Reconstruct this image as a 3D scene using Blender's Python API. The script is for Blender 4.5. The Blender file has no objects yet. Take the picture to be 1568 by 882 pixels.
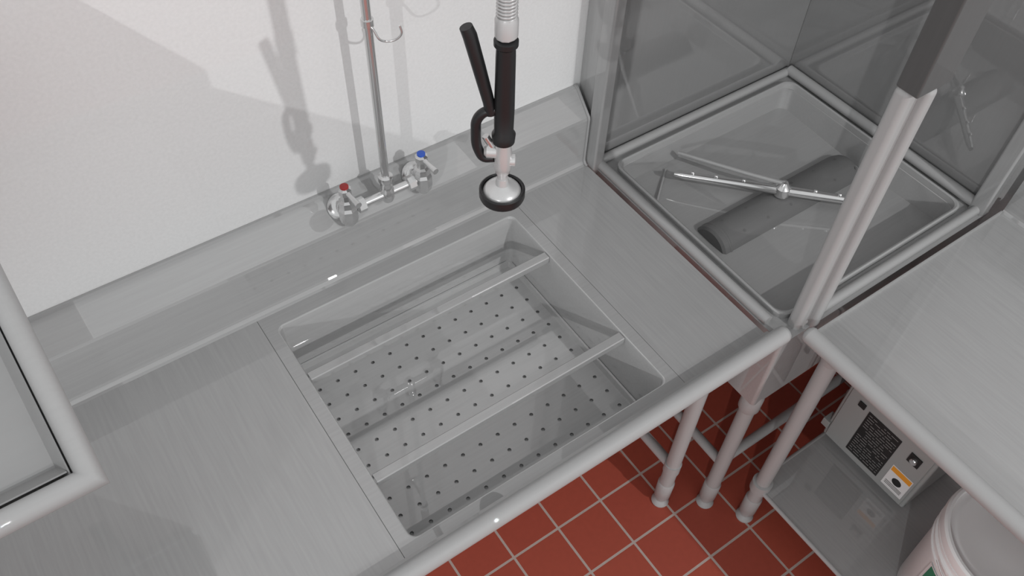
import bpy, math, random
from mathutils import Vector, Matrix
random.seed(3)
DZ=0.864   # deck height
S=bpy.context.scene
try:
    S.view_settings.view_transform='Standard'
except Exception: pass

# ---------------- materials ----------------
def newmat(name):
    m=bpy.data.materials.new(name); m.use_nodes=True
    nt=m.node_tree; b=nt.nodes['Principled BSDF']; return m,nt,b
def setc(b,k,v):
    if k in b.inputs: b.inputs[k].default_value=v
def simple(name,col,rough=.5,metal=0.,coat=0.,spec=.5):
    m,nt,b=newmat(name)
    setc(b,'Base Color',(*col,1)); setc(b,'Roughness',rough); setc(b,'Metallic',metal)
    setc(b,'Coat Weight',coat); setc(b,'Coat Roughness',.05); setc(b,'Specular IOR Level',spec)
    tc=nt.nodes.new('ShaderNodeTexCoord'); n=nt.nodes.new('ShaderNodeTexNoise'); n.inputs['Scale'].default_value=40
    mr=nt.nodes.new('ShaderNodeMapRange'); mr.inputs['To Min'].default_value=max(0,rough-.04); mr.inputs['To Max'].default_value=min(1,rough+.04)
    nt.links.new(tc.outputs['Object'],n.inputs['Vector']); nt.links.new(n.outputs['Fac'],mr.inputs['Value']); nt.links.new(mr.outputs['Result'],b.inputs['Roughness'])
    return m
def steel(name,base,axis='x',amp=.045,rough=.5,metal=.0,coat=1.,ior=1.9,fine=170):
    m,nt,b=newmat(name)
    tc=nt.nodes.new('ShaderNodeTexCoord'); mp=nt.nodes.new('ShaderNodeMapping')
    q=fine
    sc={'x':(8,q,q),'y':(q,8,q),'z':(q,q,8)}[axis]
    mp.inputs['Scale'].default_value=sc
    n=nt.nodes.new('ShaderNodeTexNoise'); n.inputs['Scale'].default_value=1.; n.inputs['Detail'].default_value=3
    mr=nt.nodes.new('ShaderNodeMapRange'); mr.inputs['From Min'].default_value=.25; mr.inputs['From Max'].default_value=.75
    mr.inputs['To Min'].default_value=base*(1-amp); mr.inputs['To Max'].default_value=base*(1+amp)
    nt.links.new(tc.outputs['Object'],mp.inputs['Vector']); nt.links.new(mp.outputs['Vector'],n.inputs['Vector'])
    nt.links.new(n.outputs['Fac'],mr.inputs['Value'])
    nt.links.new(mr.outputs['Result'],b.inputs['Base Color'])
    setc(b,'Roughness',rough); setc(b,'Metallic',metal); setc(b,'Coat Weight',coat); setc(b,'Coat Roughness',.008); setc(b,'Coat IOR',ior); setc(b,'Specular IOR Level',.2)
    return m
ST_X=steel('steel_brushed_x',.355,'x'); ST_Y=steel('steel_brushed_y',.355,'y',.06); ST_Z=steel('steel_brushed_z',.34,'z')
ST_BOWL=steel('steel_bowl',.42,'x',.04)
ST_RIM=steel('steel_rim',.38,'x',.02,.5,.0,.4,1.4); ST_RIMY=steel('steel_rim_y',.38,'y',.02,.5,.0,.4,1.4)
ST_LEG=steel('steel_leg',.39,'z',.02,.5,.0,.4,1.4)
ST_SHELF=steel('steel_shelf',.30,'x',.03,.5,.0,.7,1.5,40)
ST_PANEL=steel('steel_panel',.24,'z',.02,.4,.0,1.,2.4); ST_IN=steel('steel_tank',.34,'x',.03,.45,.0,1.,1.9)
ST_DARK=steel('steel_dark',.09,'z',.04,.5,.0,.4,1.35); ST_BASK=steel('steel_basket',.16,'x',.03,.5,0,.2,1.4)
CHROME=simple('chrome',(.72,.72,.72),.16,.85); SILVER=simple('satin_silver',(.60,.60,.60),.28,.35,.5); BLACK=simple('black_rubber',(.012,.012,.013),.38)
SEAM=simple('seam_dark',(.12,.12,.12),.6)
RED=simple('red_index',(.4,.03,.03),.35); BLUE=simple('blue_index',(.03,.1,.5),.35)
WHITEP=simple('white_plastic',(.88,.89,.89),.35,0,.2); GREEN=simple('green_label',(.03,.22,.12),.5)
WHITE=simple('white_print',(.8,.8,.8),.5); ORANGE=simple('orange_print',(.85,.35,.03),.5)
LBLACK=simple('label_black',(.015,.015,.015),.5); HOSE=simple('hose_grey',(.52,.52,.52),.3,.2)
BOXG=simple('painted_grey',(.36,.37,.365),.45,.1,.3)

def wallmat():
    m,nt,b=newmat('white_wall_panel')
    tc=nt.nodes.new('ShaderNodeTexCoord'); n=nt.nodes.new('ShaderNodeTexNoise'); n.inputs['Scale'].default_value=160; n.inputs['Detail'].default_value=4
    mr=nt.nodes.new('ShaderNodeMapRange'); mr.inputs['To Min'].default_value=.73; mr.inputs['To Max'].default_value=.85
    nt.links.new(tc.outputs['Object'],n.inputs['Vector']); nt.links.new(n.outputs['Fac'],mr.inputs['Value']); nt.links.new(mr.outputs['Result'],b.inputs['Base Color'])
    bp=nt.nodes.new('ShaderNodeBump'); bp.inputs['Strength'].default_value=.15; bp.inputs['Distance'].default_value=.002
    nt.links.new(n.outputs['Fac'],bp.inputs['Height']); nt.links.new(bp.outputs['Normal'],b.inputs['Normal'])
    setc(b,'Roughness',.5); setc(b,'Coat Weight',.6); setc(b,'Coat Roughness',.02); setc(b,'Coat IOR',1.5)
    return m
WALL=wallmat()
def floormat():
    m,nt,b=newmat('quarry_tile')
    tc=nt.nodes.new('ShaderNodeTexCoord'); mp=nt.nodes.new('ShaderNodeMapping'); mp.inputs['Location'].default_value=(.03,.05,0)
    br=nt.nodes.new('ShaderNodeTexBrick'); br.offset=0; br.squash=1
    br.inputs['Scale'].default_value=1; br.inputs['Brick Width'].default_value=.155; br.inputs['Row Height'].default_value=.155
    br.inputs['Mortar Size'].default_value=.0036; br.inputs['Mortar Smooth'].default_value=.1
    br.inputs['Color1'].default_value=(.42,.078,.045,1); br.inputs['Color2'].default_value=(.39,.070,.042,1); br.inputs['Mortar'].default_value=(.52,.43,.39,1)
    n=nt.nodes.new('ShaderNodeTexNoise'); n.inputs['Scale'].default_value=60
    mx=nt.nodes.new('ShaderNodeMixRGB'); mx.blend_type='MULTIPLY'; mx.inputs['Fac'].default_value=.15
    nt.links.new(tc.outputs['Object'],mp.inputs['Vector']); nt.links.new(mp.outputs['Vector'],br.inputs['Vector']); nt.links.new(tc.outputs['Object'],n.inputs['Vector'])
    nt.links.new(br.outputs['Color'],mx.inputs['Color1']); nt.links.new(n.outputs['Fac'],mx.inputs['Color2']); nt.links.new(mx.outputs['Color'],b.inputs['Base Color'])
    bp=nt.nodes.new('ShaderNodeBump'); bp.invert=True; bp.inputs['Strength'].default_value=.4; bp.inputs['Distance'].default_value=.002
    nt.links.new(br.outputs['Fac'],bp.inputs['Height']); nt.links.new(bp.outputs['Normal'],b.inputs['Normal'])
    setc(b,'Roughness',.6)
    return m
FLOOR=floormat()

# ---------------- helpers ----------------
def empty(name):
    e=bpy.data.objects.new(name,None); S.collection.objects.link(e); return e
def mesh(name,v,f,mat,parent=None,smooth=False,bevel=0,solid=0):
    me=bpy.data.meshes.new(name); me.from_pydata([tuple(p) for p in v],[],f); me.validate(); me.update()
    o=bpy.data.objects.new(name,me); S.collection.objects.link(o)
    if mat: me.materials.append(mat)
    import bmesh
    bm=bmesh.new(); bm.from_mesh(me); bmesh.ops.recalc_face_normals(bm,faces=bm.faces); bm.to_mesh(me); bm.free()
    if smooth:
        for p in me.polygons: p.use_smooth=True
    if solid:
        md=o.modifiers.new('s','SOLIDIFY'); md.thickness=solid; md.offset=0
    if bevel:
        md=o.modifiers.new('b','BEVEL'); md.width=bevel; md.segments=4; md.limit_method='ANGLE'
        for p in me.polygons: p.use_smooth=True
        md.harden_normals=True
    if parent: o.parent=parent
    return o
def box(name,x0,x1,y0,y1,z0,z1,mat,parent=None,bevel=0):
    v=[(x,y,z) for z in (z0,z1) for y in (y0,y1) for x in (x0,x1)]
    f=[(0,1,3,2),(4,6,7,5),(0,4,5,1),(2,3,7,6),(0,2,6,4),(1,5,7,3)]
    return mesh(name,v,f,mat,parent,bevel=bevel)
def extr(name,prof,axis,a0,a1,mat,parent=None,closed=True,smooth=False,solid=0,bevel=0):
    n=len(prof); v=[]
    for a in (a0,a1):
        for p in prof: v.append((a,p[0],p[1]) if axis=='x' else (p[0],a,p[1]))
    f=[(i,(i+1)%n,n+(i+1)%n,n+i) for i in range(n if closed else n-1)]
    if closed: f+= [tuple(range(n)),tuple(range(2*n-1,n-1,-1))]
    return mesh(name,v,f,mat,parent,smooth,bevel,solid)
def fillet(pts,r,n=6):
    pts=[Vector(p) for p in pts]; out=[pts[0]]
    for i in range(1,len(pts)-1):
        a,b,c=pts[i-1],pts[i],pts[i+1]; d1=(a-b).normalized(); d2=(c-b).normalized()
        L=min(r,(a-b).length*.49,(c-b).length*.49); p=b+d1*L; q=b+d2*L
        for k in range(n+1):
            t=k/n; out.append(p*(1-t)**2+b*2*t*(1-t)+q*t*t)
    out.append(pts[-1]); return out
def tube(name,pts,r,mat,parent=None,radii=None,res=6):
    cu=bpy.data.curves.new(name,'CURVE'); cu.dimensions='3D'; cu.bevel_depth=r; cu.bevel_resolution=res; cu.use_fill_caps=True
    sp=cu.splines.new('POLY'); sp.points.add(len(pts)-1)
    for i,p in enumerate(pts):
        sp.points[i].co=(*p,1); sp.points[i].radius=radii[i] if radii else 1
    o=bpy.data.objects.new(name,cu); S.collection.objects.link(o)
    dg=bpy.context.evaluated_depsgraph_get(); me=bpy.data.meshes.new_from_object(o.evaluated_get(dg))
    bpy.data.objects.remove(o); me.name=name; me.materials.clear(); me.materials.append(mat)
    for p in me.polygons: p.use_smooth=len(p.vertices)<=4
    o=bpy.data.objects.new(name,me); S.collection.objects.link(o)
    if parent: o.parent=parent
    return o
def lathe(name,prof,c,mat,parent=None,seg=32,axis=(0,0,1),smooth=True,a0=0,a1=2*math.pi):
    q=Vector((0,0,1)).rotation_difference(Vector(axis).normalized()); v=[];f=[]
    full=abs(a1-a0-2*math.pi)<1e-6; ns=seg if full else seg+1
    for r,z in prof:
        for k in range(ns):
            a=a0+(a1-a0)*k/seg; v.append(q@Vector((r*math.cos(a),r*math.sin(a),z))+Vector(c))
    for i in range(len(prof)-1):
        for k in range(seg):
            k2=(k+1)%ns; f.append((i*ns+k,i*ns+k2,(i+1)*ns+k2,(i+1)*ns+k))
    if full:
        if prof[0][0]>1e-5: f.append(tuple(range(ns)))
        if prof[-1][0]>1e-5: f.append(tuple(range((len(prof)-1)*ns,len(prof)*ns)))
    o=mesh(name,v,f,mat,parent)
    for p in o.data.polygons: p.use_smooth=smooth and len(p.vertices)<=4
    md=o.modifiers.new('e','EDGE_SPLIT'); md.split_angle=math.radians(40)
    return o
def rrect(x0,x1,y0,y1,r,n=6):
    out=[]
    for cx,cy,a in ((x1-r,y1-r,0),(x0+r,y1-r,90),(x0+r,y0+r,180),(x1-r,y0+r,270)):
        for k in range(n+1):
            t=math.radians(a+90*k/n); out.append((cx+r*math.cos(t),cy+r*math.sin(t)))
    return out
def plate_hole(name,X0,X1,Y0,Y1,inner,z,mat,parent,n=6,thick=0):
    cor=[(X1,Y1),(X0,Y1),(X0,Y0),(X1,Y0)]
    v=[(x,y,z) for x,y in inner]+[(x,y,z) for x,y in cor]; N=len(inner); m=n+1; f=[]
    for c in range(4):
        for k in range(n): f.append((c*m+k,c*m+k+1,N+c))
        f.append((c*m+n,((c+1)%4)*m,N+(c+1)%4,N+c))
    return mesh(name,v,f,mat,parent,solid=0)
def loft(name,loops,mat,parent,cap=False,smooth=True):
    v=[];f=[];N=len(loops[0][0])
    for lp,z in loops: v+=[(x,y,z) for x,y in lp]
    for i in range(len(loops)-1):
        for k in range(N): f.append((i*N+k,i*N+(k+1)%N,(i+1)*N+(k+1)%N,(i+1)*N+k))
    if cap: f.append(tuple(range((len(loops)-1)*N,len(loops)*N)))
    o=mesh(name,v,f,mat,parent)
    for p in o.data.polygons: p.use_smooth=smooth and len(p.vertices)<=4
    md=o.modifiers.new('e','EDGE_SPLIT'); md.split_angle=math.radians(35)
    return o
def leg(name,x,y,ztop,parent,r=.0205):
    tube(name,[(x,y,.12),(x,y,ztop)],r,ST_LEG,parent,res=8)
    lathe(name+'_foot',[(.012,0),(.024,.0),(.026,.006),(.022,.014),(.016,.02),(.016,.035),(.0235,.045),(.024,.12),(.021,.125)],(x,y,0),ST_LEG,parent,24)

# ---------------- room ----------------
XW=1.93; YW=1.275
box('floor',-3.2,XW+.1,-3,YW+.1,-.1,0,FLOOR)
box('wall_back',-3.2,XW+.1,YW,YW+.1,0,2.9,WALL)
box('wall_right',XW,XW+.1,-3,YW,0,2.9,WALL)
extr('baseboard_back',[(YW,0),(YW-.012,0),(YW-.012,.14),(YW-.006,.15),(YW,.15)],'x',-3.2,XW,FLOOR)
extr('baseboard_right',[(XW,0),(XW-.012,0),(XW-.012,.14),(XW-.006,.15),(XW,.15)],'y',-3,YW-.012,FLOOR)

# ---------------- soiled dish table ----------------
T=empty('soiled_dish_table')
sx0,sx1=.213,.879; yf=.568; yb=1.197; XE=1.110; XL=-1.25
box('deck_left',XL,sx0-.0012,yf,yb,DZ-.0025,DZ,ST_Y,T)
box('deck_right',sx1+.0012,XE,yf,yb,DZ-.0025,DZ,ST_Y,T)
n=6
op=rrect(.238,.853,.588,1.16,.018,n)
plate_hole('deck_sink_surround',sx0,sx1,yf,yb,op,DZ,ST_X,T,n)
box('seam_a',sx0-.0012,sx0+.0002,yf,yb,DZ-.002,DZ-.0004,SEAM,T)
box('seam_b',sx1-.0002,sx1+.0012,yf,yb,DZ-.002,DZ-.0004,SEAM,T)
def inset(d,r): return rrect(.238+d,.853-d,.588+d,1.16-d,r,n)
loft('sink_bowl',[(op,DZ),(inset(.002,.017),DZ-.0008),(inset(.004,.016),DZ-.004),(inset(.0045,.016),DZ-.176),(inset(.008,.018),DZ-.178)],ST_BOWL,T,cap=True)
bs=[(yb,0),(1.203,.002),(1.208,.009),(1.209,.016),(1.209,.14),(1.211,.147),(1.262,.2),(1.268,.203),(1.2745,.203)]
extr('backsplash',[(y,DZ+z) for y,z in bs]+[(1.2745,DZ)],'x',XL,XE-.004,ST_X,T)
extr('backsplash_end',[(y-.004 if i<6 else y-.003,DZ+z+.003) for i,(y,z) in enumerate(bs)]+[(1.2745,DZ)],'x',XE-.006,XE,ST_RIM,T)
extr('rim_riser',[(yf,DZ),(yf-.008,DZ+.002),(yf-.016,DZ+.028),(.535,DZ+.036),(.535,DZ+.02),(yf-.014,DZ-.003),(yf,DZ-.003)],'x',XL,XE+.01,ST_X,T)
tube('front_rim',[(XL,.535,DZ+.018),(XE+.018,.535,DZ+.018)],.0195,ST_RIM,T,res=10)
lathe('front_rim_cap',[(.0195,0),(.018,.006),(.012,.011),(0,.013)],(XE+.018,.535,DZ+.018),ST_RIM,T,axis=(1,0,0))
box('hat_channel',XL+.1,.20,.85,.93,DZ-.03,DZ-.003,ST_X,T)
for i,(x,y) in enumerate([(1.047,.627),(1.047,1.16),(-1.1,.627),(-1.1,1.16)]):
    leg('leg_%d'%(i+1),x,y,DZ-.003,T)
    lathe('gusset_%d'%(i+1),[(.022,0),(.024,.01),(.034,.05),(.036,.055)],(x,y,DZ-.06),ST_LEG,T)
for i,x in enumerate((1.047,-1.1)):
    tube('side_brace_%d'%i,[(x,.627,.215),(x,1.16,.215)],.015,ST_LEG,T)
    for y in (.627,1.16): lathe('brace_collar_%d_%d'%(i,int(y*100)),[(.0235,0),(.0235,.04)],(x,y,.195),ST_LEG,T)

# ---------------- perforated scrap pan & rack guides ----------------
P=empty('perforated_scrap_pan')
px0,px1,py0,py1=.252,.839,.602,1.146; zp=DZ-.172
nc,nr=13,12; cw=(px1-px0)/nc; ch=(py1-py0)/nr; hr=.0046
v=[];f=[]
for i in range(nc):
    for j in range(nr):
        cx=px0+(i+.5)*cw; cy=py0+(j+.5)*ch; b0=len(v)
        for k in range(8):
            a=k*math.pi/4; dx=(1 if math.cos(a)>.1 else -1 if math.cos(a)<-.1 else 0); dy=(1 if math.sin(a)>.1 else -1 if math.sin(a)<-.1 else 0)
            v.append((cx+dx*cw/2,cy+dy*ch/2,zp))
        for k in range(8):
            a=k*math.pi/4; v.append((cx+hr*math.cos(a),cy+hr*math.sin(a),zp))
        for k in range(8): v.append((v[b0+8+k][0],v[b0+8+k][1],zp-.0015))
        for k in range(8):
            k2=(k+1)%8; f.append((b0+k,b0+k2,b0+8+k2,b0+8+k)); f.append((b0+8+k,b0+8+k2,b0+16+k2,b0+16+k))
mesh('perforated_floor',v,f,ST_BOWL,P)
loft('pan_wall',[(rrect(px0,px1,py0,py1,.004,3),zp),(rrect(px0-.004,px1+.004,py0-.004,py1+.004,.006,3),zp+.014),(rrect(px0-.0085,px1+.0085,py0-.0085,py1+.0085,.008,3),zp+.015)],ST_BOWL,P)
G=empty('sink_rack_guides')
for i,y in enumerate((1.010,.735)):
    w=.0105
    extr('guide_%d'%(i+1),[(y-w,DZ-.018),(y-w,DZ-.003),(y-w+.002,DZ-.001),(y+w-.002,DZ-.001),(y+w,DZ-.003),(y+w,DZ-.018),(y+w-.002,DZ-.018),(y+w-.002,DZ-.005),(y-w+.002,DZ-.005),(y-w+.002,DZ-.018)],'x',.2435,.8475,ST_X,G)

# ---------------- pre-rinse faucet ----------------
F=empty('prerinse_faucet')
zb=DZ+.20; yb_=1.20
for i,(x,mat) in enumerate(((.46,RED),(.64,BLUE))):
    nm='hot' if i==0 else 'cold'
    lathe('flange_'+nm,[(.0,0),(.030,.0),(.030,.004),(.024,.011),(.014,.014)],(x,1.238,DZ+.178),CHROME,F,axis=(0,-1,.95))
    tube('shank_'+nm,[(x,1.245,DZ+.18),(x,1.215,zb-.008),(x,yb_,zb)],.012,CHROME,F)
    lathe('valve_'+nm,[(.0,-.034),(.012,-.034),(.018,-.026),(.021,-.012),(.021,.012),(.018,.02),(.017,.034),(.012,.038),(.011,.05),(.014,.054),(.014,.066),(.008,.07),(0,.07)],(x,yb_,zb-.004),CHROME,F,seg=8,smooth=False)
    lathe('index_'+nm,[(.009,0),(.009,.004),(0,.005)],(x,yb_,zb+.066),mat,F)
    tube('lever_'+nm,[(x,yb_,zb+.058),(x+.002,yb_-.022,zb+.056),(x+.004,yb_-.052,zb+.056)],.006,CHROME,F,radii=[1.1,.8,1.15])
    s=1 if i==0 else -1
    lathe('union_nut_'+nm,[(.011,0),(.0165,.002),(.0165,.018),(.011,.02)],(x+s*.02,yb_,zb),CHROME,F,seg=8,axis=(s,0,0),smooth=False)
tube('bridge',[(.478,yb_,zb),(.622,yb_,zb)],.0095,CHROME,F)
lathe('bridge_tee',[(.012,-.018),(.015,-.01),(.015,.012),(.013,.016),(.013,.035),(.0155,.038),(.0155,.05),(.010,.054)],(.553,yb_,zb),CHROME,F,seg=20)
tube('riser',[(.553,yb_,zb+.03),(.553,yb_,DZ+.98)],.0085,CHROME,F)
lathe('riser_nut',[(.0085,0),(.015,.003),(.015,.03),(.0085,.034)],(.553,yb_,DZ+.98),CHROME,F,seg=8,smooth=False)
arch=fillet([(.553,yb_,DZ+1.0),(.553,yb_,DZ+1.40),(.549,.773,DZ+1.40),(.548,.773,DZ+.84)],.2,14)
tube('hose',arch,.0115,HOSE,F)
def coil(path,R,pitch,name,wr):
    pts=[];seg=[]
    for a,b in zip(path[:-1],path[1:]): seg.append((a,b,(b-a).length))
    tot=sum(s[2] for s in seg); N=int(tot/pitch*10)
    cum=0;idx=0
    for k in range(N+1):
        s=tot*k/N
        while idx<len(seg)-1 and s>cum+seg[idx][2]: cum+=seg[idx][2]; idx+=1
        a,b,l=seg[idx]; t=(s-cum)/l; p=a.lerp(b,min(1,t)); d=(b-a).normalized(); u=Vector((1,0,0)); u=(u-d*u.dot(d)).normalized(); w=d.cross(u)
        an=2*math.pi*s/pitch; pts.append(p+u*R*math.cos(an)+w*R*math.sin(an))
    tube(name,pts,wr,HOSE,F,res=1)
coil(arch,.0125,.0048,'hose_spring',.0019)
lathe('hose_ferrule',[(.0125,0),(.0155,.002),(.0155,.025),(.0135,.03)],(.548,.773,DZ+.842),HOSE,F)
tube('wall_bracket',[(.553,yb_,DZ+.93),(.553,YW-.006,DZ+.93)],.006,CHROME,F)
lathe('wall_bracket_flange',[(.02,0),(.02,.005),(.008,.009)],(.553,YW-.0005,DZ+.93),CHROME,F,axis=(0,-1,0))
R_=Vector((.82,-.57,0)); C0=Vector((.553,yb_,DZ+.60)); 
hk=[C0+Vector((-.008,0,.02)),C0+R_*.004+Vector((0,-.01,.012)),C0+R_*.012+Vector((0,-.012,-.012)),C0+R_*.03+Vector((0,0,-.022)),C0+R_*.048+Vector((0,0,-.018)),C0+R_*.060+Vector((0,0,-.004)),C0+R_*.056+Vector((0,0,.012))]
tube('finger_hook',fillet(hk,.012,5),.0022,CHROME,F)
lathe('hook_collar',[(.0085,0),(.0115,.001),(.0115,.014),(.0085,.015)],(.553,yb_,DZ+.61),CHROME,F)
sx,sy=.548,.773
lathe('handle_grip',[(.010,0),(.0165,.003),(.0175,.016),(.014,.022),(.0145,.06),(.0135,.15),(.013,.163),(.0165,.167),(.0165,.174),(.010,.178)],(sx,sy,DZ+.662),BLACK,F)
lathe('spray_body',[(.010,-.098),(.0085,-.08),(.008,-.062),(.012,-.056),(.0135,-.04),(.0135,-.02),(.012,-.008),(.012,.004)],(sx,sy,DZ+.662),SILVER,F)
lathe('spray_cone',[(.0305,-.002),(.0295,.004),(.025,.010),(.018,.014),(.011,.018),(.009,.030)],(sx,sy,DZ+.562),SILVER,F)
lathe('spray_face_bumper',[(.026,-.004),(.034,-.004),(.0355,.0),(.0355,.012),(.033,.014),(.0305,.012),(.0305,.006)],(sx,sy,DZ+.556),BLACK,F)
lathe('spray_plate',[(0,0),(.029,0),(.029,.004),(0,.004)],(sx,sy,DZ+.556),CHROME,F)
d=Vector((-.80,.60,0)); B=Vector((sx,sy,DZ))
def bp(o,z): return B+d*o+Vector((0,0,z))
tube('trigger_lever',[bp(.052,.853),bp(.047,.84),bp(.035,.79),bp(.022,.735),bp(.018,.715)],.0090,BLACK,F,radii=[1.,1.1,1.05,.95,1.])
tube('trigger_guard',fillet([bp(.012,.722),bp(.030,.716),bp(.040,.700),bp(.040,.655),bp(.030,.630),bp(.014,.632)],.012,5),.0075,BLACK,F,radii=None)
tube('trigger_pin',[bp(.012,.645),bp(.026,.672)],.0055,CHROME,F)
lathe('side_boss',[(.008,0),(.011,.002),(.011,.016),(.007,.02)],bp(.008,.645),SILVER,F,axis=d)
lathe('side_boss_front',[(.009,0),(.009,.012),(.005,.014)],bp(-.006,.628),SILVER,F,axis=-d)

# ---------------- dish machine ----------------
M=empty('corner_dish_machine')
mx0,mx1,my0,my1=1.125,1.85,.525,1.208
a_,b_,c_,d_=.045,.055,.05,.055
op2=rrect(mx0+a_,mx1-b_,my0+c_,my1-d_,.03,n)
plate_hole('tank_ledge',mx0,mx1,my0,my1,op2,DZ-.004,ST_IN,M,n)
def ins2(d): return rrect(mx0+a_+d,mx1-b_-d,my0+c_+d,my1-d_-d,.03,n)
loft('tank_wall',[(op2,DZ-.004),(ins2(.004),DZ-.008),(ins2(.012),DZ-.085)],ST_IN,M)
loft('tank_body',[(rrect(mx0+.003,mx1-.003,my0+.003,my1-.003,.01,n),DZ-.005),(rrect(mx0+.003,mx1-.003,my0+.003,my1-.003,.01,n),DZ-.27),(rrect(mx0+.03,mx1-.03,my0+.03,my1-.03,.01,n),DZ-.285)],ST_X,M,cap=True)
tube('rail_left',[(mx0+.014,my0+.06,DZ+.004),(mx0+.014,my1-.02,DZ+.004)],.012,ST_RIMY,M)
tube('rail_back',[(mx0+.014,my1-.018,DZ+.004),(mx1-.02,my1-.018,DZ+.004)],.012,ST_RIM,M)
tube('rail_right',[(mx1-.02,my0+.02,DZ+.010),(mx1-.02,my1-.02,DZ+.010)],.014,ST_RIMY,M)
tube('rail_front',[(mx0+.07,my0+.02,DZ+.004),(mx1-.02,my0+.02,DZ+.004)],.012,ST_RIM,M)
loft('rack_track',[(ins2(-.006),DZ-.004),(ins2(-.006),DZ+.010),(ins2(-.002),DZ+.012),(ins2(.002),DZ+.010),(ins2(.003),DZ-.006)],ST_RIM,M)
tx0,tx1=mx0+.13,mx1-.085
ix0,ix1,iy0,iy1=mx0+.055,mx1-.065,my0+.06,my1-.065; zs=DZ-.08
def sheet(nm,pts,mat=ST_IN): return mesh(nm,pts,[tuple(range(len(pts)))],mat,M)
cyy=.872
sheet('strainer_back',[(ix0,cyy,zs),(ix1,cyy,zs),(ix1,iy1,zs+.012),(ix0,iy1,zs+.012)])
sheet('strainer_front',[(ix0,iy0,zs+.012),(ix1,iy0,zs+.012),(ix1,cyy,zs),(ix0,cyy,zs)])
R=.056; zc_=zs-.018
lathe('strainer_cylinder',[(.0,0),(R-.006,0),(R,.006),(R,(tx1-tx0)-.03),(R-.004,(tx1-tx0)-.014),(R-.014,(tx1-tx0)-.004),(R-.03,(tx1-tx0)),(0,(tx1-tx0))],(tx0,cyy,zc_),ST_BASK,M,seg=48,axis=(1,0,0))
lathe('cylinder_end_ring',[(R,0),(R+.0015,.002),(R+.0015,.006),(R,.008)],(tx0+.02,cyy,zc_),ST_BASK,M,seg=48,axis=(1,0,0))
hv=[];hf=[]
for i in range(6):
    for j,ang in enumerate((70,125)):
        x=tx0+.05+i*(tx1-tx0-.1)/5+(j*.03); a=math.radians(ang)
        nn=Vector((0,math.cos(a),math.sin(a))); c=Vector((x,cyy,zc_))+nn*(R+.0006)
        t1=Vector((1,0,0)); t2=nn.cross(t1); b0=len(hv)
        for k in range(8): hv.append(c+t1*.004*math.cos(k*math.pi/4)+t2*.004*math.sin(k*math.pi/4))
        hf.append(tuple(range(b0,b0+8)))
mesh('cylinder_perforations',hv,hf,SEAM,M)
tube('strainer_rib_a',[(ix0+.02,iy1-.12,zs+.014),(mx0+.20,iy1-.02,zs+.014)],.003,ST_RIM,M)
H=Vector((1.492,.874,DZ-.026)); wd=Vector((-.70,.71,0)).normalized()
lathe('wash_hub',[(.0,-.016),(.012,-.016),(.02,-.012),(.02,.012),(.013,.018),(.008,.028),(0,.030)],H,CHROME,M)
tube('wash_arm',[H-wd*.235,H-wd*.21,H,H+wd*.25,H+wd*.275],.0105,CHROME,M,radii=[.6,.95,1.25,.95,.5])
for k,s in enumerate((-.19,-.14,-.08,.10,.17,.23)):
    lathe('wash_nozzle_%d'%k,[(.005,0),(.005,.006),(.003,.008)],H+wd*s+Vector((0,0,.009)),CHROME,M,seg=12)
tube('rinse_arm',[H+Vector((0,0,.024)),H+Vector((-.05,.08,.02)),H+Vector((-.13,.25,.0))],.006,ST_IN,M)
box('back_panel',mx0,mx1,my1-.003,my1,DZ-.02,DZ+1.5,ST_PANEL,M)
box('back_panel_flange',mx0,mx0+.012,my1,YW-.001,DZ-.02,DZ+1.5,ST_Z,M)
box('right_panel',mx1-.003,mx1,my0+.02,my1-.004,DZ-.02,DZ+1.5,ST_PANEL,M)
box('post_back_left',mx0-.012,mx0+.02,my1-.035,my1+.006,DZ-.02,DZ+1.5,ST_Z,M,bevel=.006)
box('post_front_right',mx1-.035,mx1,my0,my0+.04,DZ-.02,DZ+1.5,ST_Z,M,bevel=.006)
zt=DZ+.64; q=.013
box('post_front_left_a',1.160+q,1.192+q,.532,.565,DZ-.05,zt,ST_LEG,M,bevel=.012)
box('post_front_left_b',1.196+q,1.222+q,.518,.546,DZ-.02,zt,ST_LEG,M,bevel=.011)
box('post_front_left_web',1.173+q,1.215+q,.535,.545,DZ-.02,zt,ST_Z,M)
box('post_upper_channel',1.161+q,1.250+q,.520,.564,zt-.002,DZ+1.5,ST_DARK,M,bevel=.004)
hz0,hz1=DZ+1.08,DZ+1.55
hb=rrect(mx0+.02,mx1-.02,my0+.06,my1-.03,.02,n)
loft('hood_shell',[(hb,hz0),(hb,hz1),(rrect(mx0+.06,mx1-.06,my0+.1,my1-.07,.02,n),hz1+.03)],ST_Z,M,cap=True)
for i,(x,y) in enumerate([(1.155,.550),(mx1-.04,.550),(1.165,1.16),(mx1-.04,1.16)]):
    leg('machine_leg_%d'%i,x,y,DZ-.28 if i else DZ-.02,M)
    lathe('leg_sleeve_%d'%i,[(.0215,0),(.027,.01),(.027,.06),(.0215,.07)],(x,y,DZ-.33),ST_LEG,M)
tube('machine_brace_left',[(1.155,.55,.24),(1.165,1.16,.24)],.014,ST_LEG,M)
tube('machine_brace_front',[(1.155,.55,.27),(mx1-.04,.55,.27)],.014,ST_LEG,M)
tube('machine_brace_back',[(1.165,1.16,.27),(mx1-.04,1.16,.27)],.014,ST_LEG,M)

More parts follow.
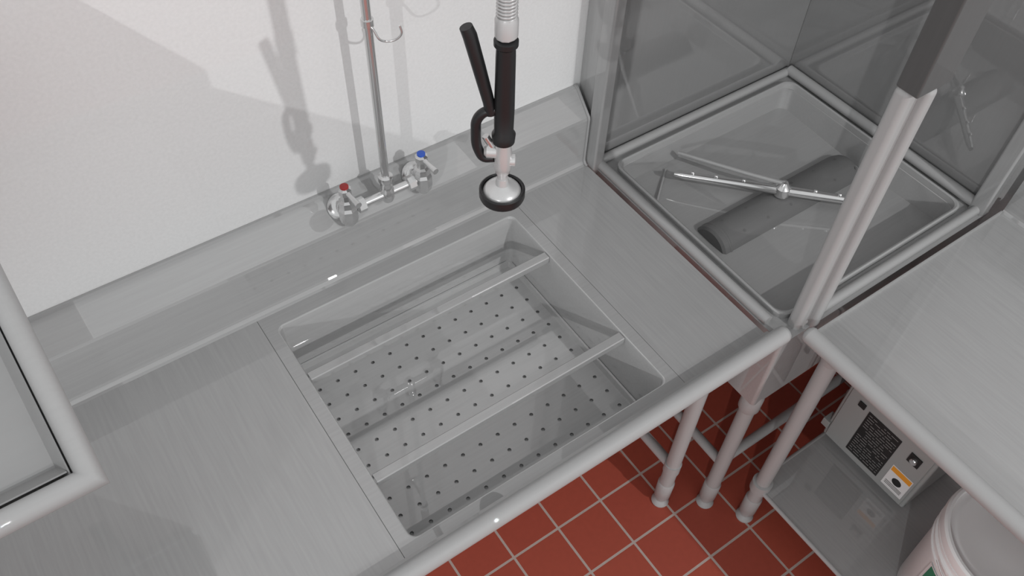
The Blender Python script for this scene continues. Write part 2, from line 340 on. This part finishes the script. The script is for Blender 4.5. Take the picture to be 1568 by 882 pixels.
# ---------------- clean dish table ----------------
C=empty('clean_dish_table')
cx0,cx1=1.205,1.86; cyb=.505; cyf=-1.6
box('deck',cx0,cx1,cyf,cyb,DZ-.0025,DZ,ST_Y,C)
extr('rim_riser',[(cx0,DZ),(cx0-.006,DZ+.004),(cx0-.012,DZ+.028),(1.176,DZ+.036),(1.176,DZ+.02),(cx0-.004,DZ-.003),(cx0,DZ-.003)],'y',cyf,cyb,ST_Y,C)
tube('outer_rim',[(1.176,cyf,DZ+.018),(1.176,cyb-.004,DZ+.018)],.0195,ST_RIMY,C,res=10)
lathe('outer_rim_cap',[(.0195,0),(.018,.006),(.012,.011),(0,.013)],(1.176,cyb-.004,DZ+.018),ST_RIM,C,axis=(0,1,0))
extr('deck_end_flange',[(cyb,DZ+.012),(cyb-.003,DZ+.012),(cyb-.003,DZ-.05),(cyb,DZ-.05)],'x',cx0,cx1,ST_RIM,C)
cs=[(cx1,0),(cx1+.006,.002),(cx1+.011,.009),(cx1+.012,.016),(cx1+.012,.14),(cx1+.014,.147),(XW-.012,.2),(XW-.006,.203),(XW-.0005,.203)]
extr('backsplash',[(y,DZ+z) for y,z in cs]+[(XW-.0005,DZ)],'y',cyf,cyb,ST_Y,C)
for i,(x,y) in enumerate([(1.222,.452),(1.80,.452),(1.222,-1.4),(1.80,-1.4)]):
    leg('leg_%d'%(i+1),x,y,DZ-.003,C)
    lathe('gusset_%d'%(i+1),[(.022,0),(.024,.01),(.034,.05),(.036,.055)],(x,y,DZ-.06),ST_LEG,C)
    lathe('shelf_collar_%d'%(i+1),[(.0215,-.02),(.028,-.018),(.028,.02),(.0215,.022)],(x,y,.2),ST_LEG,C)
box('undershelf',1.215,1.81,-1.41,.462,.197,.2,ST_Y,C)
tube('undershelf_edge_left',[(1.212,-1.41,.194),(1.212,.462,.194)],.007,ST_RIMY,C)
tube('undershelf_edge_back',[(1.212,.465,.194),(1.81,.465,.194)],.007,ST_RIM,C)

# ---------------- slanted rack shelf ----------------
K_=empty('slanted_rack_shelf')
xs=-.124; A0=Vector((0,.655,DZ+.545)); A1=Vector((0,1.235,DZ+.812)); xl=-1.35
def sp(x,t,off=0):
    p=A0.lerp(A1,t); nrm=Vector((0,-(A1.z-A0.z),(A1.y-A0.y))).normalized(); p=p+nrm*off; return (x,p.y,p.z)
tube('rim',[sp(xl,1),sp(xl,0),sp(xs,0),sp(xs,1),sp(xl,1)],.0215,ST_RIM,K_,res=10)
mesh('tray_surface',[sp(xl,0,-.026),sp(xs,0,-.026),sp(xs,1,-.026),sp(xl,1,-.026)],[(0,1,2,3)],ST_SHELF,K_,solid=.002)
for nm,qd in (('lip_front',[sp(xl,.055,-.026),sp(xs-.03,.055,-.026),sp(xs-.02,.03,.004),sp(xl,.03,.004)]),('lip_side',[sp(xs-.032,0,-.026),sp(xs-.032,1,-.026),sp(xs-.018,1,.004),sp(xs-.018,0,.004)])):
    mesh(nm,qd,[(0,1,2,3)],ST_SHELF,K_,solid=.002)
mesh('shadow_blocker_end',[(xs,.94,DZ+.67),(xs,.94,DZ+.735),(xs,1.262,DZ+1.07),(xs,1.262,DZ+.80)],[(0,1,2,3)],ST_Z,K_,solid=.003)  # out-of-frame gusset, added to raise the diagonal shadow on the back wall
box('shadow_blocker_back',xl,xs,1.26,1.265,DZ+.78,DZ+1.07,ST_X,K_)  # unseen upstand added with the gusset to extend the wall shadow
for i,x in enumerate((-.30,-1.15)):
    p0=sp(x,.08,-.03); p1=sp(x,1,-.03)
    mesh('bracket_%d'%i,[p0,p1,(x,YW-.001,p1[2]),(x,YW-.001,p1[2]-.22)],[(0,1,2,3)],ST_X,K_,solid=.004)
    box('bracket_plate_%d'%i,x-.02,x+.02,YW-.006,YW-.001,p1[2]-.24,p1[2]+.02,ST_X,K_)

# ---------------- booster heater on the undershelf ----------------
Hh=empty('booster_heater')
bx=1.48
box('cabinet',bx,1.80,.186,.47,.215,.66,BOXG,Hh,bevel=.006)
box('front_cover',bx-.006,bx,.196,.46,.225,.65,BOXG,Hh,bevel=.003)
for i,(x,y) in enumerate([(bx+.03,.21),(bx+.03,.445),(1.77,.21),(1.77,.445)]):
    lathe('foot_%d'%i,[(.012,0),(.012,.015),(.009,.016)],(x,y,.2),BLACK,Hh)
fx=bx-.0065
box('rating_label',fx-.001,fx,.285,.392,.25,.44,LBLACK,Hh)
for r in range(17):
    z=.43-r*.0105; y=.386
    while y>.293:
        w=random.uniform(.006,.022); y2=max(.290,y-w)
        if random.random()>.08: box('label_text_%d_%d'%(r,int(y*1000)),fx-.0014,fx-.0011,y2,y,z-.0016,z,BOXG,Hh)
        y=y2-.0035
box('warning_label',fx-.001,fx,.203,.268,.25,.345,WHITE,Hh)
box('warning_header',fx-.0014,fx-.0011,.205,.266,.322,.342,ORANGE,Hh)
lathe('warning_symbol',[(.014,0),(.014,.0004)],(fx-.001,.235,.295),LBLACK,Hh,axis=(-1,0,0))
for r in range(3): box('warning_text_%d'%r,fx-.0014,fx-.0011,.21,.262,.262+r*.006,.264+r*.006,LBLACK,Hh)
box('switch_plate',fx-.003,fx,.218,.252,.40,.437,LBLACK,Hh)
lathe('switch_dial',[(.010,0),(.010,.006),(.008,.008)],(fx-.003,.235,.418),CHROME,Hh,axis=(-1,0,0))
box('indicator',fx-.004,fx,.405,.426,.43,.45,LBLACK,Hh,bevel=.001)
box('mounting_tab',bx-.008,bx+.03,.462,.485,.25,.28,BOXG,Hh,bevel=.002)
tube('supply_pipe',[(bx+.05,.43,.66),(bx+.05,.43,.80)],.011,CHROME,Hh)

# ---------------- bucket ----------------
Bk=empty('plastic_bucket'); bc=(1.388,-.045,.2)
lathe('body',[(0,0),(.128,0),(.132,.006),(.146,.27),(.151,.272),(.151,.278),(.147,.28),(.147,.30),(.154,.302),(.154,.308),(.148,.31),(.149,.325),(.155,.327),(.155,.333),(.149,.335),(.150,.352)],bc,WHITEP,Bk,64)
lathe('lid',[(.150,.340),(.157,.342),(.158,.352),(.157,.366),(.152,.371),(.146,.371),(.143,.362),(.137,.360),(.130,.362),(.124,.362),(.115,.359),(.06,.360),(0,.360)],bc,WHITEP,Bk,64)
lathe('label',[(.1385,.06),(.1475,.255)],bc,WHITE,Bk,40,a0=math.radians(145),a1=math.radians(235))
lathe('label_band',[(.1400,.09),(.1478,.25)],bc,GREEN,Bk,40,a0=math.radians(148),a1=math.radians(172))
hp=[]
for k in range(21):
    a=math.radians(150+180*k/20); hp.append((bc[0]+.160*math.cos(a),bc[1]+.160*math.sin(a),bc[2]+.305-.05*math.sin(math.pi*k/20)))
tube('bail_handle',hp,.0022,CHROME,Bk)

# ---------------- camera ----------------
right=Vector((.8227,-.5686,.0289)); fwd=Vector((.3747,.5033,-.7769)).normalized()
right=(right-fwd*right.dot(fwd)).normalized(); up=right.cross(fwd)
cam=bpy.data.cameras.new('camera'); co=bpy.data.objects.new('camera',cam); S.collection.objects.link(co)
mt=Matrix((right,up,-fwd)).transposed().to_4x4(); mt.translation=Vector((0,0,DZ+1.5)); co.matrix_world=mt
cam.lens=36*1318/1568; cam.sensor_width=36; cam.clip_start=.02; S.camera=co

# ---------------- lights ----------------
w=bpy.data.worlds.new('world'); S.world=w; w.use_nodes=True
w.node_tree.nodes['Background'].inputs['Color'].default_value=(.985,.995,1,1); w.node_tree.nodes['Background'].inputs['Strength'].default_value=.69
def pl(nm,loc,e,r=.04):
    l=bpy.data.lights.new(nm,'POINT'); l.energy=e; l.shadow_soft_size=r; o=bpy.data.objects.new(nm,l); o.location=loc; S.collection.objects.link(o)
pl('ceiling_lamp_front',(1.52,-3.2,3.9),300)
pl('ceiling_lamp_side',(-5.72,-3.71,3.78),480)
